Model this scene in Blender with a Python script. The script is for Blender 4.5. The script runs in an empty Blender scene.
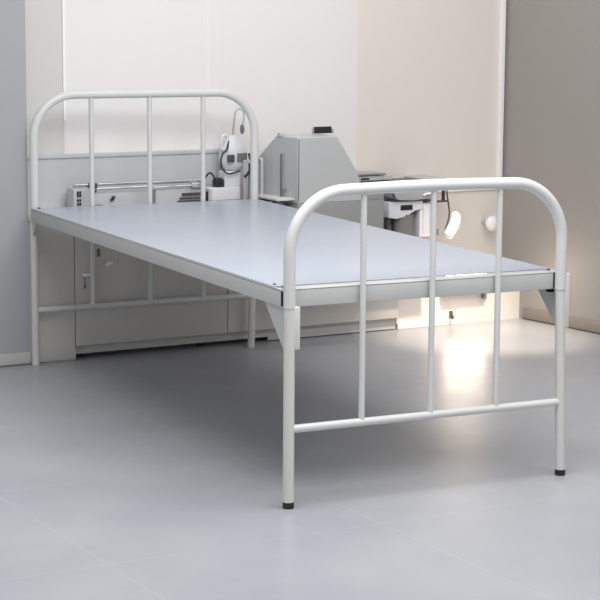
import bpy, bmesh, math, random
from mathutils import Vector, Matrix
PI = math.pi
random.seed(4)
C = bpy.context.scene.collection
sc = bpy.context.scene
TH = math.radians(4.114)                       # the alcove wall's bearing
U = Vector((math.cos(TH), math.sin(TH), 0)); N = Vector((-math.sin(TH), math.cos(TH), 0))
O = Vector((-.143, 2.297, 0))
def F(s, d, h): return O + U * s + N * d + Vector((0, 0, h))

# ------------------------------------------------------------------ materials
def mat(name, col, rough=.5, metal=0, spec=.5, noise=0, nscale=6, bump=0, bscale=60, coat=0, emit=None, es=0, alpha=None, trans=0):
    m = bpy.data.materials.new(name); m.use_nodes = True
    nt = m.node_tree; b = nt.nodes['Principled BSDF']
    b.inputs['Roughness'].default_value = rough; b.inputs['Metallic'].default_value = metal
    b.inputs['Specular IOR Level'].default_value = spec
    b.inputs['Coat Weight'].default_value = coat
    if trans: b.inputs['Transmission Weight'].default_value = trans
    if emit: b.inputs['Emission Color'].default_value = (*emit, 1); b.inputs['Emission Strength'].default_value = es
    c = (*col, 1)
    tc = nt.nodes.new('ShaderNodeTexCoord')
    nz = nt.nodes.new('ShaderNodeTexNoise'); nz.inputs['Scale'].default_value = nscale; nz.inputs['Detail'].default_value = 5
    nt.links.new(tc.outputs['Object'], nz.inputs['Vector'])
    rp = nt.nodes.new('ShaderNodeValToRGB')
    k = noise
    rp.color_ramp.elements[0].color = (*[x * (1 - k) for x in col], 1); rp.color_ramp.elements[0].position = .3
    rp.color_ramp.elements[1].color = (*[min(1, x * (1 + k)) for x in col], 1); rp.color_ramp.elements[1].position = .7
    nt.links.new(nz.outputs['Fac'], rp.inputs['Fac']); nt.links.new(rp.outputs['Color'], b.inputs['Base Color'])
    if bump:
        n2 = nt.nodes.new('ShaderNodeTexNoise'); n2.inputs['Scale'].default_value = bscale
        nt.links.new(tc.outputs['Object'], n2.inputs['Vector'])
        bp = nt.nodes.new('ShaderNodeBump'); bp.inputs['Strength'].default_value = bump; bp.inputs['Distance'].default_value = .002
        nt.links.new(n2.outputs['Fac'], bp.inputs['Height']); nt.links.new(bp.outputs['Normal'], b.inputs['Normal'])
    return m
def lin(r, g, b): return tuple(((x / 255 + .055) / 1.055) ** 2.4 if x > 10 else x / 255 / 12.92 for x in (r, g, b))
M = {}
M['enamel'] = mat('white_enamel', lin(212, 212, 209), .32, noise=.015, bump=.05)
M['enamel_leg'] = mat('warm_white_enamel', lin(210, 208, 202), .34, noise=.02, bump=.05)
M['sheet'] = mat('bed_sheet_steel', lin(168, 175, 187), .26, noise=.03, nscale=2)  # blue of the reflections is put into the base colour
M['rail'] = mat('rail_enamel', lin(192, 193, 190), .35, noise=.015)
M['rubber'] = mat('black_rubber', (.012, .012, .012), .6)
M['black'] = mat('black_plastic', (.02, .02, .022), .4)
M['dark'] = mat('dark_gap', (.01, .01, .01), .8)
M['cream'] = mat('cream_wall', lin(233, 225, 216), .6, noise=.012, nscale=1.2)
M['cream2'] = mat('cream_wall_pale', lin(236, 232, 229), .55, noise=.012, nscale=1.2)
M['cream3'] = mat('cream_wall_grey', lin(214, 211, 206), .55, noise=.012, nscale=1.2)
M['pier'] = mat('grey_wall_left', lin(168, 169, 171), .5, noise=.02, nscale=1.5)
M['greywall'] = mat('grey_wall_right', lin(158, 153, 148), .42, noise=.02, nscale=1.5)
M['band'] = mat('pale_blue_panel', lin(200, 201, 203), .45, noise=.01)
M['trimw'] = mat('white_trim', lin(250, 250, 248), .4)
M['skirt'] = mat('skirting', lin(196, 195, 191), .45, noise=.02)
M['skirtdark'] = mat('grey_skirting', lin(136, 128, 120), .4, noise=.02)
M['cab'] = mat('cabinet_laminate', lin(200, 194, 186), .38, noise=.015, nscale=3)
M['cablt'] = mat('cabinet_door_laminate', lin(208, 203, 195), .38, noise=.015, nscale=3)
M['worktop'] = mat('worktop_white', lin(215, 215, 216), .35)
M['grey'] = mat('machine_grey', lin(188, 189, 188), .36, noise=.01)
M['greydk'] = mat('machine_grey_lower', lin(150, 151, 148), .4, noise=.01)
M['greyline'] = mat('machine_seam', lin(110, 110, 110), .5)
M['steel'] = mat('brushed_steel', (.55, .55, .56), .28, metal=1)
M['chrome'] = mat('chrome', (.75, .75, .76), .12, metal=1)
M['steeldk'] = mat('dark_steel', (.13, .13, .13), .35, metal=.6)
M['plastic'] = mat('white_plastic', lin(222, 222, 226), .35)
M['plasticw_glint'] = mat('white_plastic_and_glint', lin(252, 252, 250), .3)  # white plastic, also the painted highlight on the lock levers
M['plasticg'] = mat('light_grey_plastic', lin(192, 193, 196), .4)
M['strap'] = mat('grey_strap', lin(120, 121, 124), .6)
M['cloth'] = mat('grey_drum', lin(120, 118, 115), .5, noise=.05)
M['clear'] = mat('smoky_basin', lin(176, 178, 178), .2)

# floor: large pale tiles with faint joints
def floor_mat():
    m = bpy.data.materials.new('floor_tiles'); m.use_nodes = True; nt = m.node_tree; b = nt.nodes['Principled BSDF']
    tc = nt.nodes.new('ShaderNodeTexCoord'); mp = nt.nodes.new('ShaderNodeMapping')
    mp.inputs['Location'].default_value = (.70, .20, 0)
    nt.links.new(tc.outputs['Object'], mp.inputs['Vector'])
    br = nt.nodes.new('ShaderNodeTexBrick'); br.offset = 0; br.inputs['Scale'].default_value = 1
    br.inputs['Brick Width'].default_value = .8; br.inputs['Row Height'].default_value = .8
    br.inputs['Mortar Size'].default_value = .0016; br.inputs['Mortar Smooth'].default_value = .3
    nt.links.new(mp.outputs['Vector'], br.inputs['Vector'])
    n1 = nt.nodes.new('ShaderNodeTexNoise'); n1.inputs['Scale'].default_value = 1.6; n1.inputs['Detail'].default_value = 6; n1.inputs['Roughness'].default_value = .6
    nt.links.new(mp.outputs['Vector'], n1.inputs['Vector'])
    rp = nt.nodes.new('ShaderNodeValToRGB'); rp.color_ramp.elements[0].position = .3; rp.color_ramp.elements[1].position = .72
    rp.color_ramp.elements[0].color = (*lin(159, 161, 166), 1); rp.color_ramp.elements[1].color = (*lin(175, 176, 180), 1)
    nt.links.new(n1.outputs['Fac'], rp.inputs['Fac'])
    br.inputs['Mortar'].default_value = (*lin(182, 184, 190), 1)
    nt.links.new(rp.outputs['Color'], br.inputs['Color1']); nt.links.new(rp.outputs['Color'], br.inputs['Color2'])
    nt.links.new(br.outputs['Color'], b.inputs['Base Color'])
    n2 = nt.nodes.new('ShaderNodeTexNoise'); n2.inputs['Scale'].default_value = 9; n2.inputs['Detail'].default_value = 4
    nt.links.new(mp.outputs['Vector'], n2.inputs['Vector'])
    mr = nt.nodes.new('ShaderNodeMapRange'); mr.inputs['To Min'].default_value = .26; mr.inputs['To Max'].default_value = .36
    nt.links.new(n2.outputs['Fac'], mr.inputs['Value']); nt.links.new(mr.outputs['Result'], b.inputs['Roughness'])
    b.inputs['Specular IOR Level'].default_value = .6
    return m
M['floor'] = floor_mat()
M['added_glow'] = mat('added_glow_emitter', lin(255, 240, 220), .5, emit=(1, .84, .66), es=10)  # emissive face of the panel added for the warm floor streak

# ------------------------------------------------------------------ mesh helpers
def box(bm, a, b, bev=0):
    x0, y0, z0 = a; x1, y1, z1 = b
    r = bmesh.ops.create_cube(bm, size=1)
    for v in r['verts']:
        v.co = Vector((x0 if v.co.x < 0 else x1, y0 if v.co.y < 0 else y1, z0 if v.co.z < 0 else z1))
    if bev:
        es = list({e for v in r['verts'] for e in v.link_edges})
        bmesh.ops.bevel(bm, geom=es, offset=bev, segments=3, affect='EDGES', profile=.5)
    return bm
def prism(bm, pts, ax, lo, hi, bev=0):
    """closed outline pts in the two other axes, extruded along axis ax from lo to hi"""
    def mk(p, t):
        if ax == 0: return (t, p[0], p[1])
        if ax == 1: return (p[0], t, p[1])
        return (p[0], p[1], t)
    A = [bm.verts.new(mk(p, lo)) for p in pts]; B = [bm.verts.new(mk(p, hi)) for p in pts]
    fs = [bm.faces.new(A), bm.faces.new(B[::-1])]
    n = len(pts)
    for i in range(n): fs.append(bm.faces.new((A[i], B[i], B[(i + 1) % n], A[(i + 1) % n])))
    bmesh.ops.recalc_face_normals(bm, faces=fs)
    if bev:
        es = list({e for v in A + B for e in v.link_edges})
        bmesh.ops.bevel(bm, geom=es, offset=bev, segments=3, affect='EDGES', profile=.5)
    return bm
def tube(bm, pts, r, seg=20, cap=True, rs=None):
    pts = [Vector(p) for p in pts]; n = len(pts); rings = []
    t = (pts[1] - pts[0]).normalized()
    up = Vector((0, 0, 1)) if abs(t.z) < .9 else Vector((0, 1, 0))
    x = t.cross(up).normalized()
    for i in range(n):
        if i == 0: tt = pts[1] - pts[0]
        elif i == n - 1: tt = pts[-1] - pts[-2]
        else: tt = (pts[i + 1] - pts[i]).normalized() + (pts[i] - pts[i - 1]).normalized()
        tt.normalize(); x = (x - tt * x.dot(tt)).normalized(); y = tt.cross(x)
        rr = rs[i] if rs else r
        rings.append([bm.verts.new(pts[i] + (x * math.cos(2 * PI * k / seg) + y * math.sin(2 * PI * k / seg)) * rr) for k in range(seg)])
    for i in range(n - 1):
        for k in range(seg):
            bm.faces.new((rings[i][k], rings[i][(k + 1) % seg], rings[i + 1][(k + 1) % seg], rings[i + 1][k]))
    if cap: bm.faces.new(rings[0][::-1]); bm.faces.new(rings[-1])
    return bm
def lathe(bm, prof, c, seg=32, sx=1, sy=1):
    rings = [[bm.verts.new((c[0] + r * sx * math.cos(2 * PI * k / seg), c[1] + r * sy * math.sin(2 * PI * k / seg), c[2] + z)) for k in range(seg)] for r, z in prof]
    for i in range(len(rings) - 1):
        for k in range(seg): bm.faces.new((rings[i][k], rings[i][(k + 1) % seg], rings[i + 1][(k + 1) % seg], rings[i + 1][k]))
    bm.faces.new(rings[0][::-1]); bm.faces.new(rings[-1])
    return bm
def smooth_path(pts, n=10):
    P = [Vector(p) for p in pts]; P = [2 * P[0] - P[1]] + P + [2 * P[-1] - P[-2]]; out = []
    for i in range(1, len(P) - 2):
        for k in range(n):
            t = k / n; a, b, c, d = P[i - 1:i + 3]
            out.append(.5 * ((2 * b) + (c - a) * t + (2 * a - 5 * b + 4 * c - d) * t * t + (3 * b - a - 3 * c + d) * t ** 3))
    out.append(P[-2]); return out
class Thing:
    """an Empty at the thing's base; parts are given in alcove coordinates (s, d, h) or world coordinates"""
    def __init__(s, name, base, label, cat, group=None, world=False):
        s.base = Vector(base); s.e = bpy.data.objects.new(name, None); C.objects.link(s.e)
        s.e.empty_display_size = .05
        s.e.location = s.base if world else F(*base)
        s.e.rotation_euler = (0, 0, 0 if world else TH)
        s.e['label'] = label; s.e['category'] = cat
        if group: s.e['group'] = group
    def part(s, name, bm, m, parent=None, label=None):
        for v in bm.verts: v.co -= s.base
        o = link(name, bm, m); o.parent = parent or s.e
        if label: o['label'] = label
        return o
def link(name, bm, m, autos=True):
    bmesh.ops.recalc_face_normals(bm, faces=bm.faces[:])
    me = bpy.data.meshes.new(name); bm.to_mesh(me); bm.free()
    me.materials.append(M[m])
    for p in me.polygons: p.use_smooth = True
    try: me.set_sharp_from_angle(angle=math.radians(40))
    except Exception: pass
    o = bpy.data.objects.new(name, me); C.objects.link(o); return o
def solo(name, bm, m, base, label=None, cat=None, kind=None, group=None):
    base = Vector(base)
    for v in bm.verts: v.co -= base
    o = link(name, bm, m); o.location = F(*base); o.rotation_euler = (0, 0, TH)
    if label: o['label'] = label
    if cat: o['category'] = cat
    if kind: o['kind'] = kind
    if group: o['group'] = group
    return o
def NB(): return bmesh.new()
def rnd(o, w, seg=2):
    m = o.modifiers.new('bevel', 'BEVEL'); m.width = w; m.segments = seg; m.limit_method = 'ANGLE'; return o

# ------------------------------------------------------------------ the setting
D = .15                                       # depth of the alcove behind the cabinet fronts
fl = solo('floor', box(NB(), (-3.5, -9, -.06), (5, 1.2, 0)), 'floor', (0, 0, 0), kind='structure')
H = 2.6
solo('wall_left', box(NB(), (-3, 0, 0), (.125, .45, H)), 'pier', (-1, 0, 0), kind='structure')
solo('wall_back', box(NB(), (.125, D, 0), (.341, D + .2, H)), 'cream3', (.2, D, 0), kind='structure')
solo('wall_back_middle', box(NB(), (.341, D - .0005, 0), (1.69, D + .2, H)), 'cream2', (1, D, 0), kind='structure')
solo('wall_back_right', box(NB(), (1.69, D, 0), (2.9, D + .2, H)), 'cream', (2, D, 0), kind='structure')
# right wall turns a little more than square
bm = NB(); c0 = (2.492, 0); 
dv = Vector((2.427, 2.0, 0)) - O; p2 = (dv.dot(U), dv.dot(N))
dx, dy = p2[0] - c0[0], p2[1] - c0[1]; k = D / -dy
back = (2.462, D + .0); far = (c0[0] + dx * 9, c0[1] + dy * 9)
prism(bm, [back, c0, far, (far[0] + .3, far[1]), (c0[0] + .5, D + .1), (back[0], D + .1)], 2, 0, H)
solo('wall_right', bm, 'greywall', (2.6, 0, 0), kind='structure')
nx = Vector((dy, -dx)).normalized()           # towards the room
if nx.x > 0: nx = -nx
t_ = .012
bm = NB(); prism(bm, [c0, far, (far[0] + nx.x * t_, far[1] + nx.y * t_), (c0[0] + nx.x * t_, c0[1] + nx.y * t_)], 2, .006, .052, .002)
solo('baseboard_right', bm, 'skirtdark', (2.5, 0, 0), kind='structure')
solo('baseboard_left', box(NB(), (-3, -.009, .006), (.313, 0, .05), .002), 'skirt', (0, 0, 0), kind='structure')
# panels and joints of the alcove wall
solo('trim_1', box(NB(), (.337, D - .006, .93), (.346, D, H)), 'trimw', (.34, D, .93), kind='structure')
solo('trim_2', box(NB(), (2.430, D - .016, 0.60), (2.452, D, H), .002), 'trimw', (2.45, D, .6), kind='structure')
solo('trim_3', box(NB(), (1.034, D - .002, .59), (1.038, D, H)), 'cream2', (1.03, D, .6), kind='structure')
solo('trim_4', box(NB(), (.974, D - .002, 1.02), (.976, D, H)), 'trimw', (.97, D, 1.02), kind='structure')
solo('trim_5', box(NB(), (2.02, D - .012, .575), (2.44, D, .585), .002), 'trimw', (2.2, D, .57), kind='structure')
bm = NB(); box(bm, (.125, D - .02, .56), (1.034, D, .79)); box(bm, (.125, D - .026, .785), (1.034, D, .801), .002)
solo('trim_6', bm, 'band', (.5, D, .56), kind='structure')
# the low wall of the alcove: flush with the cabinet fronts, full height only at the left
solo('trim_7', box(NB(), (.125, 0, 0), (.3125, D, .555)), 'cablt', (.2, 0, 0), kind='structure')
solo('trim_8', box(NB(), (1.83, .03, 0), (2.489, D, .25)), 'cream', (2, .05, 0), kind='structure')
solo('baseboard_back', box(NB(), (1.83, .018, 0), (2.10, .03, .026), .002), 'cream2', (2, .02, 0), kind='structure')

# ------------------------------------------------------------------ the bed
FL = Vector((-.017, -.043, 0)); FR = Vector((.886, -.031, 0)); HL = Vector((-.006, 2.276, 0)); HR = Vector((.916, 2.295, 0))
FRU = FR + Vector((-.017, .0, 0)); HRU = HR + Vector((.012, 0, 0))
HB, HBH = .612, .612; HF, HH, HRg = .880, 1.042, .2165
bed = Thing('hospital_bed', (.44, 1.12, 0), 'white enamelled metal hospital bed frame with a bare steel base and no mattress', 'bed', world=True)
def zv(p, z): return Vector((p.x, p.y, z))
def bow(A, B, z0, top, r, R, sag=0):
    A, B = A.copy(), B.copy(); u = (B - A).normalized(); pts = [zv(A, z0), zv(A, z0 + .06)]
    n = 16
    for i in range(n + 1):
        a = PI / 2 * i / n; p = A + u * (R - R * math.cos(a)); pts.append(zv(p, top - R + R * math.sin(a)))
    for i in range(1, 6): p = (A + u * R).lerp(B - u * R, i / 6); pts.append(zv(p, top + sag * math.sin(PI * i / 6)))
    for i in range(n + 1):
        a = PI / 2 * (1 - i / n); p = B - u * (R - R * math.cos(a)); pts.append(zv(p, top - R + R * math.sin(a)))
    pts += [zv(B, z0 + .06), zv(B, z0)]
    return tube(NB(), pts, r, 28)
foot_bow = bed.part('foot_bow', bow(FL, FRU, HB - .05, HF, .0168, .17, .004), 'enamel')
head_bow = bed.part('head_bow', bow(HL + Vector((.004, 0, 0)), HRU, HB - .02, HH, .0165, .165, 0), 'enamel')
def leg(P, top, r, Q=None):
    l = bed.part('leg', tube(NB(), [zv(P, .014), zv(P, .02), zv(Q or P, top)], r, 28), 'enamel_leg')
    f = NB(); lathe(f, [(r * .9, 0), (r * 1.02, .002), (r * 1.03, .016), (r * 1.0, .018)], (P.x, P.y, 0))
    if P.y < 1: bed.part('rubber_foot', f, 'rubber', l, 'black rubber foot')
    else: bed.part('end_cap', f, 'enamel_leg', l)
leg(FL, HB - .05, .0155); leg(FR, HB - .05, .0150, FRU); leg(HL, HB - .02, .0145); leg(HR, HB - .02, .0145, HRU)
for A, B, top, r, y in ((FL, FR, HF, .0088, 0), (HL, HR, HH, .0098, 0)):
    fr = (.252, .499, .742) if A is FL else (.258, .520, .768)
    DR = .007 if A is FL else 0
    for t in fr:
        p = A.lerp(B, t)
        bed.part('upright_bar', tube(NB(), [zv(p, HRg + DR), zv(p, (HRg + top) / 2), zv(p, top - .005)], r, 18), 'enamel')
    bed.part('cross_rung', tube(NB(), [zv(A, HRg + DR), zv(A.lerp(B, .5), HRg + DR), zv(B + ((FRU - FR) * .4 if B is FR else Vector()), HRg + DR)], .0115, 20), 'enamel')
def qprism(pts, z0, z1, bev=0):
    return prism(NB(), [(p.x, p.y) for p in pts], 2, z0, z1, bev)
def bl(x, y):    # x, y as metres from the left / foot side, on the bed's own slightly skewed plan
    w = (FRU - FL).length; l = (HL - FL).length; u, v = x / w, y / l
    return FL.lerp(FRU, u).lerp(HL.lerp(HR, u), v)
W = (FRU - FL).length; L = (HL - FL).length; RH = .050
def qb(x0, y0, x1, y1, z0, z1, bev=0): return qprism([bl(x0, y0), bl(x1, y0), bl(x1, y1), bl(x0, y1)], z0, z1, bev)
# side rails: folded steel angle, face outward
for x0, x1, xf in ((-.014, .022, (-.014, -.008)), (W - .022, W + .012, (W + .006, W + .012))):
    b = qb(xf[0], .018, xf[1], L - .012, HB - RH, HB - .001, .0008)
    b2 = qb(x0, .018, x1, L - .012, HB - .008, HB - .003, .0015)
    me = bpy.data.meshes.new('t'); b2.to_mesh(me); b2.free(); b.from_mesh(me)
    bed.part('side_rail', b, 'rail')
for y0, y1, yf in ((.012, .064, (.012, .018)), (L - .05, L - .018, (L - .022, L - .016))):
    b = qb(.012, yf[0], W - .012, yf[1], HB - RH, HB, .0015)
    b2 = qb(.012, y0, W - .012, y1, HB - .006, HB + .0005, .002)
    me = bpy.data.meshes.new('t'); b2.to_mesh(me); b2.free(); b.from_mesh(me)
    bed.part('end_rail', b, 'rail')
sheet = bed.part('steel_base', qb(-.0135, .074, W + .0115, L - .026, HB - .001, HB + .0012), 'sheet')
for x in (.3, .6):
    bed.part('cross_brace', qb(.022, L * x, W - .022, L * x + .03, HB - .035, HB - .013), 'rail')
# corner brackets with gussets under the side rails
def bracket(x, y, sgn, big, out):
    g = NB()
    dx_ = .003; ln = .135 if big else .045; hh = .118 if big else .055
    z = HB - RH
    o0 = y + sgn * .010; pts = [(o0, z + .012), (o0, z - hh), (o0 + sgn * .012, z - hh + .004), (o0 + sgn * ln, z + .0), (o0 + sgn * ln, z + .012)]
    A = []
    for side in (-dx_, dx_): A.append([g.verts.new(zv(bl(x + side, p[0]), p[1])) for p in pts])
    g.faces.new(A[0]); g.faces.new(A[1][::-1])
    for i in range(5): g.faces.new((A[0][i], A[1][i], A[1][(i + 1) % 5], A[0][(i + 1) % 5]))
    br = bed.part('corner_bracket', g, 'rail')
    if big:      # folded flange beside the tube
        f = qb(out[0], -.013, out[1], .012, z - hh + .002, HB - .003 if out[1] > .5 else z + .004, .004)
        bed.part('flange', f, 'enamel_leg', br)
    return br
b1 = bracket(-.006, 0, 1, True, (.004, .0285))
b2 = bracket(W + .004, 0, 1, True, (W + .004, W + .0265))
b3 = bracket(-.006, L, -1, False, None); b4 = bracket(W + .004, L, -1, False, None)
def bolt(br, x, y, z, r=.006):
    p = bl(x, y); b = NB(); lathe(b, [(r, 0), (r, .003), (r * .6, .0045)], (p.x, p.y, z), 16); bed.part('bolt', b, 'steeldk', br, 'dark steel bolt head')
bolt(b1, .004, .05, HB); bolt(b1, .003, .105, HB, .005); bolt(b2, W - .012, .05, HB, .006); bolt(b3, .012, L - .03, HB + .001, .006)
# dark slots where rails hook into the posts
s = bed.part('slot', qb(-.0155, .0145, -.008, .0225, HB - RH + .004, HB - .006), 'dark', b1, 'dark slot')
s = bed.part('slot', qb(W - .018, .0095, W - .014, .013, HB - RH + .002, HB - .002), 'dark', b2, 'dark slot')
s = bed.part('slot', qb(W - .022, .025, W - .006, .045, HB - RH - .012, HB - RH + .001), 'dark', b2, 'dark slot')

# ------------------------------------------------------------------ base cabinet under the worktop
cab = Thing('base_cabinet', (1.06, .08, 0), 'grey laminate base cabinet run behind the bed with two key locks', 'cabinet')
b = NB(); box(b, (.314, .012, .062), (1.32, D - .001, .555), .001); box(b, (1.32, .012, .062), (1.819, D - .001, .30), .001)
body = cab.part('cabinet_body', b, 'cab')
doors = []
for s0, s1, z1 in ((.316, .985, .55), (.988, 1.317, .55), (1.322, 1.818, .298)):
    doors.append(cab.part('door', box(NB(), (s0, -.004, .056), (s1, .012, z1), .0015), 'cablt'))
cab.part('plinth', box(NB(), (.314, .022, .020), (1.819, .035, .062)), 'skirt')
for x in (.36, .9, 1.4, 1.77):
    f = NB(); tube(f, [(x, .08, 0), (x, .08, .01), (x, .08, .062)], .015, 16); cab.part('leg', f, 'black', None, 'black adjustable foot')
cab.part('toe_kick', box(NB(), (1.19, .024, .004), (1.819, .034, .021)), 'skirt')
def lock(dr, s, h, key, lever):
    k = NB(); tube(k, [(s, -.004, h), (s, -.012, h), (s, -.016, h)], .009, 20)
    lk = cab.part('lock', k, 'chrome', dr, 'chrome cam lock')
    k = NB(); box(k, (s - (.016 if lever else .010), -.030, h - .005), (s + .018, -.014, h + .007), .003)
    cab.part('key', k, 'plasticw_glint', dr)  # bright white colour stands in for the highlights on the lever
    if key:
        k = NB(); box(k, (s - .011, -.022, h - .046), (s - .007, -.019, h - .006), .001); lathe(k, [(.001, -.008), (.004, -.004), (.004, .004), (.001, .008)], (s - .009, -.0205, h - .046), 12, 1, .4)
        cab.part('key_tag', k, 'steeldk', dr, 'dark key hanging from the lock')
lock(doors[0], .357, .338, True, True)
lock(doors[0], .447, .378, False, False)
k = NB(); box(k, (.408, -.008, .405), (.420, -.003, .437), .002); cab.part('escutcheon', k, 'steeldk', doors[0], 'dark escutcheon')

wt = solo('worktop', box(NB(), (.126, -.005, .556), (1.33, D - .021, .583), .003), 'worktop', (.7, .07, .556), 'white narrow worktop running along the wall behind the head of the bed', 'worktop')
WT = .583
# ---- rail instrument (left)
t = Thing('rail_instrument', (.48, .06, WT), 'long white and steel rail instrument at the left end of the worktop', 'medical device')
b = NB(); box(b, (.326, .03, WT), (.40, .10, .672), .005)
hs = t.part('end_block', b, 'plasticg')
for i, z in enumerate((.592, .607, .622, .640)):
    for x in (.340, .350):
        t.part('socket', box(NB(), (x, .027, z), (x + .007, .032, z + .010 + (.012 if i == 3 else 0))), 'black', hs, 'black socket')
b = NB(); box(b, (.40, .035, WT), (.655, .10, .650), .004); t.part('body', b, 'plasticg')
b = NB(); tube(b, [(.335, .05, .683), (.4, .05, .6835), (.68, .05, .6845)], .0065, 14); t.part('guide_tube', b, 'steel')
b = NB(); tube(b, [(.40, .03, .668), (.5, .03, .668), (.668, .03, .669)], .0055, 14); t.part('guide_tube', b, 'chrome')
b = NB(); box(b, (.395, .02, .672), (.425, .055, .692), .003); box(b, (.405, .02, .655), (.42, .04, .668), .002); t.part('clamp', b, 'steeldk', None, 'dark clamp')
b = NB(); tube(b, [(.495, .037, .632), (.495, .028, .632), (.495, .022, .634)], .006, 14); box(b, (.480, .024, .620), (.495, .028, .628)); t.part('knob', b, 'black', None, 'small black knob')
b = NB(); box(b, (.408, .028, .592), (.45, .036, .606), .002); t.part('label_plate', b, 'strap')
# ---- tray with rails (middle)
t = Thing('instrument_tray', (.79, .06, WT), 'grey metal instrument tray with a dark slot beside the white power box', 'tray')
b = NB(); box(b, (.685, .04, WT + .012), (.90, .11, .655), .004); box(b, (.84, .05, WT), (.90, .10, .62)); t.part('body', b, 'plasticg')
b = NB(); box(b, (.70, .045, WT), (.895, .10, WT + .013)); t.part('base', b, 'black', None, 'black base')
b = NB(); box(b, (.78, .034, .598), (.885, .0405, .606)); box(b, (.79, .034, .612), (.88, .0405, .618)); box(b, (.80, .034, .625), (.892, .0405, .636)); t.part('slot', b, 'steeldk', None, 'dark slots')
b = NB(); tube(b, [(.67, .045, .682), (.78, .045, .683), (.905, .045, .684)], .007, 14); t.part('guide_tube', b, 'steel')
b = NB(); tube(b, [(.672, .035, .663), (.78, .035, .664), (.85, .035, .665)], .005, 14); t.part('guide_tube', b, 'chrome')
b = NB(); box(b, (.84, .025, .655), (.895, .055, .677), .004); t.part('slider', b, 'chrome')

# ---- white power box with column
t = Thing('equipment_stand', (.99, .07, WT), 'white boxed equipment stand on the worktop behind the right head post', 'stand')
t.part('base_box', box(NB(), (.915, .03, .600), (1.062, .11, .652), .004), 'plastic')
t.part('foot', box(NB(), (.93, .035, WT), (1.04, .10, .601)), 'plasticg')
t.part('column', box(NB(), (.995, .04, .651), (1.068, .10, .716), .005), 'plastic')
t.part('side_plate', box(NB(), (.915, .028, .604), (.930, .031, .648)), 'plasticg')
t.part('label_strip', box(NB(), (1.02, .033, WT + .003), (1.055, .036, WT + .012)), 'strap')
t = Thing('twin_post', (1.10, .04, WT), 'light grey twin upright posts right of the white equipment stand', 'post')
b = NB(); box(b, (1.078, .03, WT), (1.092, .05, .76), .003); box(b, (1.108, .03, WT), (1.122, .05, .76), .003); box(b, (1.078, .032, .745), (1.122, .048, .76), .002)
t.part('upright_post', b, 'plasticg', None, 'light grey twin upright posts')

# ---- power adapter with a looped cord
t = Thing('power_adapter', (.97, .06, .652), 'small black power adapter with looped cord on the white box', 'adapter')
t.part('body', box(NB(), (.955, .04, .652), (.992, .075, .684), .003), 'black')
t.part('plug', box(NB(), (.963, .045, .684), (.985, .07, .691), .002), 'steeldk')
cp = smooth_path([(.96, .05, .665), (.945, .045, .70), (.925, .04, .712), (.905, .04, .69), (.900, .04, .655), (.904, .035, .62)])
t.part('cord', tube(NB(), cp, .0035, 8), 'black')
t.part('plug_head', box(NB(), (.890, .022, .600), (.912, .029, .640), .003), 'black')

# ---- breathing mask / pear-shaped flask
cs, cd = 1.050, .075
t = Thing('suction_flask', (cs, cd, .716), 'white pear-shaped medical flask with grey strap and black cord on the stand', 'medical device')
prof = [(.018, 0), (.036, .004), (.052, .018), (.060, .038), (.062, .060), (.059, .084), (.048, .108), (.036, .122), (.028, .134), (.017, .142), (.004, .145)]
fb = t.part('flask', lathe(NB(), prof, (cs, cd, .716), 40, 1, .62), 'plastic')
band = [(.0625, .036), (.0635, .045), (.0642, .056), (.0635, .068), (.0625, .072)]
bb = NB(); seg = 40
rings = [[bb.verts.new((cs + r * math.cos(a), cd + r * .63 * math.sin(a), .716 + z)) for a in [-PI * .5 + (k / seg) * PI * .62 for k in range(seg + 1)]] for r, z in band]
for i in range(len(rings) - 1):
    for k in range(seg): bb.faces.new((rings[i][k], rings[i][k + 1], rings[i + 1][k + 1], rings[i + 1][k]))
t.part('strap', bb, 'strap', fb, 'grey strap')
t.part('clasp', box(NB(), (1.005, .024, .753), (1.034, .040, .784), .004), 'steeldk', fb, 'dark square clasp')
hp = smooth_path([(.985, .045, .805), (.982, .045, .835), (.990, .045, .860), (1.006, .045, .862), (1.010, .045, .845), (1.000, .045, .820), (.990, .045, .800)])
t.part('handle', tube(NB(), hp, .007, 14), 'plastic')
cp = smooth_path([(1.012, .040, .84), (1.004, .035, .805), (.984, .035, .79), (.975, .035, .76), (.982, .03, .725), (1.005, .024, .707), (1.035, .024, .712), (1.060, .026, .718)])
t.part('cord', tube(NB(), cp, .0035, 10), 'black', None, 'black cord')
cp = smooth_path([(1.112, .05, .785), (1.113, .04, .755), (1.106, .03, .722), (1.09, .025, .700), (1.078, .022, .694)])
t.part('cord', tube(NB(), cp, .005, 10), 'black', None, 'black cord')
cp = smooth_path([(cs, cd, .858), (1.048, .06, .91), (1.055, .06, .955), (1.072, .06, .968), (1.092, .06, .955), (1.094, .06, .93), (1.090, .06, .905)])
t.part('tubing', tube(NB(), cp, .004, 10), 'plasticg', None, 'pale grey tubing loop')
b = NB(); lathe(b, [(.004, -.020), (.009, -.011), (.010, .0), (.008, .013), (.003, .020)], (1.086, .06, .885), 16, 1, .7); t.part('nozzle', b, 'strap', None, 'grey nozzle')

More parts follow.
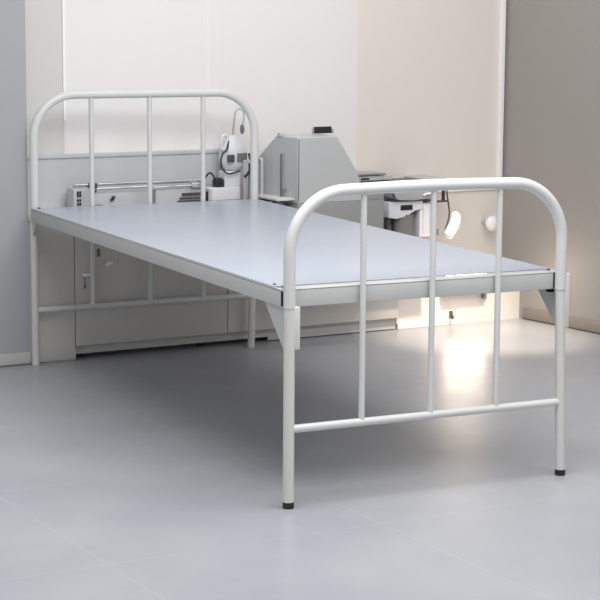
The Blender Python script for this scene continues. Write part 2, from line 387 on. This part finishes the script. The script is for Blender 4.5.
# ------------------------------------------------------------------ wall shelf deck behind the bed's right side
deck = Thing('low_shelf', (1.7, -.05, .30), 'low pale shelf on brackets along the wall right of the bed', 'shelf')
deck.part('board', box(NB(), (1.10, -.27, .302), (1.62, -.006, .326), .003), 'worktop')
deck.part('side_board', box(NB(), (1.62, -.15, .302), (1.95, -.006, .326), .003), 'worktop')
b0 = NB(); box(b0, (1.834, -.006, .302), (1.95, .149, .326)); deck.part('rear_board', b0, 'worktop')
b = NB(); box(b, (1.86, -.13, .285), (1.868, .03, .302), .001); deck.part('bracket', b, 'skirt')
t = Thing('wall_bracket', (2.28, .02, .10), 'small grey metal bracket low on the wall near the right corner', 'bracket')
b = NB(); box(b, (2.274, .0, .105), (2.284, .03, .24), .002); t.part('arm', b, 'strap')
b = NB(); box(b, (2.272, -.012, .15), (2.290, .0, .24), .002); t.part('plate', b, 'skirt')

# ---- the grey hooded machine
t = Thing('hooded_machine', (1.35, -.1, .326), 'large grey machine with a sloping hood standing right of the bed head', 'machine')
# front face plane d=-.24; side face runs back to d=.03
fr = -.24; bk = .10
g = NB()
front = [(1.179, .60), (1.179, .866), (1.360, .866), (1.458, .718), (1.484, .640), (1.484, .60)]
backp = [(1.179, .60), (1.179, .80), (1.22, .86), (1.360, .866), (1.458, .718), (1.484, .640), (1.484, .60)]
rows = []
A0 = [g.verts.new((s, fr, h)) for s, h in front]
A1 = [g.verts.new((s, -.085, h)) for s, h in [(1.165, .60), (1.165, .866), (1.360, .870), (1.458, .72), (1.484, .64), (1.484, .60)]]
A2 = [g.verts.new((s, .035, h)) for s, h in [(1.145, .60), (1.145, .768), (1.360, .80), (1.458, .70), (1.484, .64), (1.484, .60)]]
for X, Y in ((A0, A1), (A1, A2)):
    for i in range(6): g.faces.new((X[i], X[(i + 1) % 6], Y[(i + 1) % 6], Y[i]))
g.faces.new(A0[::-1]); g.faces.new(A2)
hood = t.part('hood', g, 'grey'); rnd(hood, .004, 2)
lower = t.part('lower_body', box(NB(), (1.180, fr, .327), (1.588, -.02, .601), .004), 'greydk')
t.part('apron', box(NB(), (1.484, fr, .600), (1.588, -.02, .640), .003), 'greydk', lower)
t.part('front_seam', box(NB(), (1.181, fr - .0015, .61), (1.184, fr, .858)), 'greyline', hood)
t.part('hinge', box(NB(), (1.160, -.13, .862), (1.185, -.10, .878), .003), 'plasticg', hood)
# left side fittings
b = NB(); box(b, (1.157, -.14, .615), (1.163, -.132, .795), .001); t.part('side_rod', b, 'greyline', hood, 'dark vertical rod')
b = NB(); lathe(b, [(.006, -.008), (.008, 0), (.006, .008)], (1.160, -.16, .647), 14); t.part('knob', b, 'strap', hood)
cp = smooth_path([(1.128, .0, .60), (1.128, .0, .75), (1.128, -.005, .765), (1.128, -.025, .765), (1.128, -.032, .75), (1.128, -.032, .60)], 8)
t.part('grab_rail', tube(NB(), cp, .007, 12), 'plasticg', None, 'light grey grab rail')
b = NB(); box(b, (1.10, -.215, .612), (1.178, .03, .622), .002); t.part('side_shelf', b, 'worktop', None, 'white side shelf')
b = NB(); box(b, (1.105, -.06, .598), (1.17, .0, .611), .001); box(b, (1.11, -.1, .578), (1.17, -.03, .585)); t.part('shelf_clip', b, 'steeldk', None, 'dark clips')
b = NB(); box(b, (1.10, -.06, .584), (1.15, .02, .598), .002); t.part('side_tray', b, 'plasticw_glint')
b = NB(); lathe(b, [(.018, 0), (.020, .02), (.014, .028)], (1.150, -.14, .575), 18); t.part('cup', b, 'plasticg')

zz = .868
t2 = Thing('black_display_box', (1.38, -.08, zz), 'small black display box on top of the grey machine', 'display')
t2.part('case', box(NB(), (1.345, -.085, zz), (1.418, -.06, zz + .026), .002), 'plasticg')
t2.part('screen', box(NB(), (1.341, -.094, zz + .001), (1.420, -.084, zz + .028), .001), 'black')
t2.part('latch', box(NB(), (1.428, -.09, zz - .001), (1.434, -.075, zz + .018), .001), 'plasticg')

# ---- lid tray + worktop piece right of the machine
t = Thing('lidded_counter', (1.72, .05, .32), 'pale counter with flat metal plates right of the grey machine', 'counter')
t.part('rear_board', box(NB(), (1.60, .02, .327), (1.95, D - .001, .62), .002), 'clear')
t.part('top', box(NB(), (1.590, -.03, .621), (1.96, D - .001, .633), .003), 'plasticg')
t3 = Thing('flat_plates', (1.68, .06, .633), 'stack of flat metal plates lying on the counter beside the hood', 'tray')
bt = NB(); box(bt, (1.578, .03, .634), (1.625, .10, .672), .003); t3.part('end_block', bt, 'steeldk', None, 'dark end block')
bt = NB(); box(bt, (1.590, .02, .676), (1.76, .13, .683), .002); t3.part('upper_plate', bt, 'steel')
bt = NB(); box(bt, (1.61, .03, .652), (1.80, .13, .672), .002); t3.part('lower_plate', bt, 'plasticg')
bt = NB(); box(bt, (1.64, .026, .657), (1.68, .031, .664)); t3.part('slot', bt, 'black')
bt = NB(); box(bt, (1.73, .02, .634), (1.95, .12, .649), .002); t3.part('base_plate', bt, 'steeldk')

# ---- white washer unit with basin
t = Thing('basin_unit', (1.80, -.08, .326), 'white unit with black display under a grey basin right of the machine', 'medical device')
b = NB(); box(b, (1.78, -.05, .327), (1.93, .015, .575), .003); t.part('housing', b, 'plasticg')
q = NB(); pts = [(1.694, .572), (1.694, .506), (1.735, .500), (1.78, .508), (1.83, .532), (1.865, .536), (1.865, .572)]
prism(q, pts, 1, -.11, -.05, .002); cf = t.part('control_panel', q, 'plastic')
t.part('display', box(NB(), (1.752, -.113, .535), (1.812, -.109, .557), .002), 'black', cf, 'black display')
b = NB(); box(b, (1.853, -.105, .415), (1.918, -.04, .562), .003); t.part('side_panel', b, 'plastic')
b = NB(); box(b, (1.868, -.1065, .43), (1.871, -.104, .55)); box(b, (1.902, -.1065, .43), (1.905, -.104, .55)); t.part('groove', b, 'plasticg')
b = NB(); tube(b, [(1.79, -.06, .327), (1.79, -.06, .44), (1.79, -.06, .515)], .052, 28); t.part('drum', b, 'cloth', None, 'grey drum')
b = NB(); box(b, (1.700, -.09, .327), (1.712, -.06, .50), .001); box(b, (1.733, -.09, .327), (1.739, -.075, .50), .001); t.part('rod', b, 'steeldk', None, 'dark upright rods')
b = NB(); box(b, (1.699, -.06, .327), (1.86, -.04, .50)); t.part('back_plate', b, 'greydk')
b = NB()
prism(b, [(1.69, .620), (1.70, .595), (1.735, .580), (1.80, .577), (1.915, .583), (1.935, .620)], 1, -.13, -.03, .004); t.part('basin', b, 'clear', None, 'grey basin')
b = NB(); prism(b, [(1.693, .610), (1.703, .590), (1.715, .580), (1.72, .584), (1.708, .598), (1.704, .612)], 1, -.135, -.13); t.part('basin_edge', b, 'steeldk', None, 'dark edge')
b = NB(); tube(b, smooth_path([(1.85, -.135, .597), (1.865, -.14, .604), (1.89, -.14, .604), (1.905, -.135, .598)]), .004, 10); t.part('basin_handle', b, 'plasticw_glint')
b = NB(); box(b, (1.865, -.112, .568), (1.93, -.05, .574)); t.part('edge_strip', b, 'steeldk')

# ---- hook bracket, cord and handset
t = Thing('wall_handset', (2.03, .03, .40), 'white curved handset hanging on a dark cord right of the basin unit', 'handset')
b = NB(); box(b, (1.955, -.09, .558), (2.01, -.07, .566), .001); box(b, (1.985, -.09, .562), (1.991, -.07, .64), .001); t.part('hook', b, 'steeldk', None, 'dark hook')
b = NB(); box(b, (1.934, -.09, .44), (1.948, -.06, .66), .003); box(b, (1.934, -.09, .645), (2.04, .149, .655), .002); t.part('mount', b, 'plasticg')
b = NB(); tube(b, smooth_path([(2.002, -.085, .648), (2.003, -.085, .60), (2.012, -.085, .55), (2.018, -.085, .51), (2.010, -.085, .47), (1.997, -.085, .44)]), .0035, 10); t.part('cord', b, 'steeldk', None, 'dark cord')
b = NB()
arc = smooth_path([(2.050, -.08, .514), (2.052, -.08, .48), (2.041, -.08, .447), (2.020, -.08, .420), (2.006, -.08, .406)], 8)
n = len(arc)
tube(b, arc, .02, 24, rs=[.026 * max(.12, 1 - abs(2 * i / (n - 1) - 1) ** 5) ** .5 for i in range(n)])
t.part('handset_body', b, 'plasticw_glint', None, 'bright white curved handset')
b = NB(); box(b, (1.945, -.09, .418), (1.962, -.075, .445), .002); t.part('peg', b, 'strap')

t = Thing('white_bulb', (2.362, .10, .40), 'small white rounded knob-shaped dispenser on the wall by the right corner', 'dispenser')
b = NB(); lathe(b, [(.004, -.034), (.016, -.030), (.028, -.012), (.030, .004), (.022, .022), (.010, .032)], (2.362, .08, .432), 24, 1.15, .7)
t.part('bulb', b, 'plasticw_glint')
b = NB(); tube(b, [(2.362, .085, .432), (2.362, .12, .432), (2.362, .149, .432)], .012, 16); t.part('wall_mount', b, 'plasticg')
t = Thing('added_glow_panel', (2.16, .02, .135), 'added warm glowing panel, unseen light source low on the wall right of the bed', 'added_glow')  # glow panel added out of sight behind the bed to streak the floor
hsg = t.part('housing', box(NB(), (2.05, -.012, .135), (2.27, .029, .275), .004), 'plastic')
t.part('glow_face', box(NB(), (2.056, -.022, .139), (2.264, -.0125, .271), .003), 'added_glow')
# hooks low on the wall
t = Thing('wall_hook', (2.108, .02, .03), 'tiny dark hook low on the bright wall under the bed end', 'hook')
b = NB(); box(b, (2.104, .010, .028), (2.112, .030, .062), .002); tube(b, smooth_path([(2.108, .012, .05), (2.108, .004, .044), (2.108, .002, .034), (2.108, .008, .028)], 6), .003, 8); t.part('hook_body', b, 'steeldk')

# ------------------------------------------------------------------ camera
cam = bpy.data.cameras.new('camera'); co = bpy.data.objects.new('camera', cam); C.objects.link(co)
cam.sensor_width = 36; cam.sensor_fit = 'HORIZONTAL'; cam.lens = 1885.33 / 600 * 36; cam.clip_start = .05
co.location = (-2.1914, -4.6435, 1.3664)
yaw, pit, rol = .4472, .1524, .0065
f = Vector((math.sin(yaw) * math.cos(pit), math.cos(yaw) * math.cos(pit), -math.sin(pit)))
r = f.cross(Vector((0, 0, 1))).normalized(); u = r.cross(f)
r2 = r * math.cos(rol) + u * math.sin(rol); u2 = -r * math.sin(rol) + u * math.cos(rol)
m = Matrix((r2, u2, -f)).transposed().to_4x4(); m.translation = co.location; co.matrix_world = m
sc.camera = co

# ------------------------------------------------------------------ light
w = bpy.data.worlds.new('world'); sc.world = w; w.use_nodes = True
bg = w.node_tree.nodes['Background']; bg.inputs['Color'].default_value = (.95, .97, 1.0, 1); bg.inputs['Strength'].default_value = .58
def area(name, loc, aim, size, sy, e, col):
    l = bpy.data.lights.new(name, 'AREA'); l.shape = 'RECTANGLE'; l.size = size; l.size_y = sy; l.energy = e; l.color = col
    o = bpy.data.objects.new(name, l); C.objects.link(o); o.location = loc
    o.rotation_euler = (Vector(aim) - Vector(loc)).to_track_quat('-Z', 'Y').to_euler(); return o
area('overhead_area_light', (.2, -.6, 2.7), (.3, -.1, 0), 2.6, 1.6, 92, (.98, .985, 1))
area('overhead_area_light', (1.2, 1.4, 2.55), (1.3, 2.4, 1.2), 1.6, .5, 9, (1, .97, .94))  # unseen wash light added to brighten the upper back wall
sp = bpy.data.lights.new('warm_spot', 'SPOT'); sp.energy = 480; sp.color = (1, .86, .70); sp.spot_size = math.radians(23); sp.spot_blend = .9; sp.shadow_soft_size = .06  # spot added for the warm glow on the low wall and floor
so = bpy.data.objects.new('warm_spot', sp); C.objects.link(so); so.location = (1.85, .75, 2.5)
so.rotation_euler = (Vector((1.95, 2.2, 0)) - so.location).to_track_quat('-Z', 'Y').to_euler()

sc.view_settings.view_transform = 'Standard'; sc.view_settings.look = 'None'; sc.view_settings.gamma = 1
sc.view_settings.use_curve_mapping = False; sc.view_settings.exposure = 0
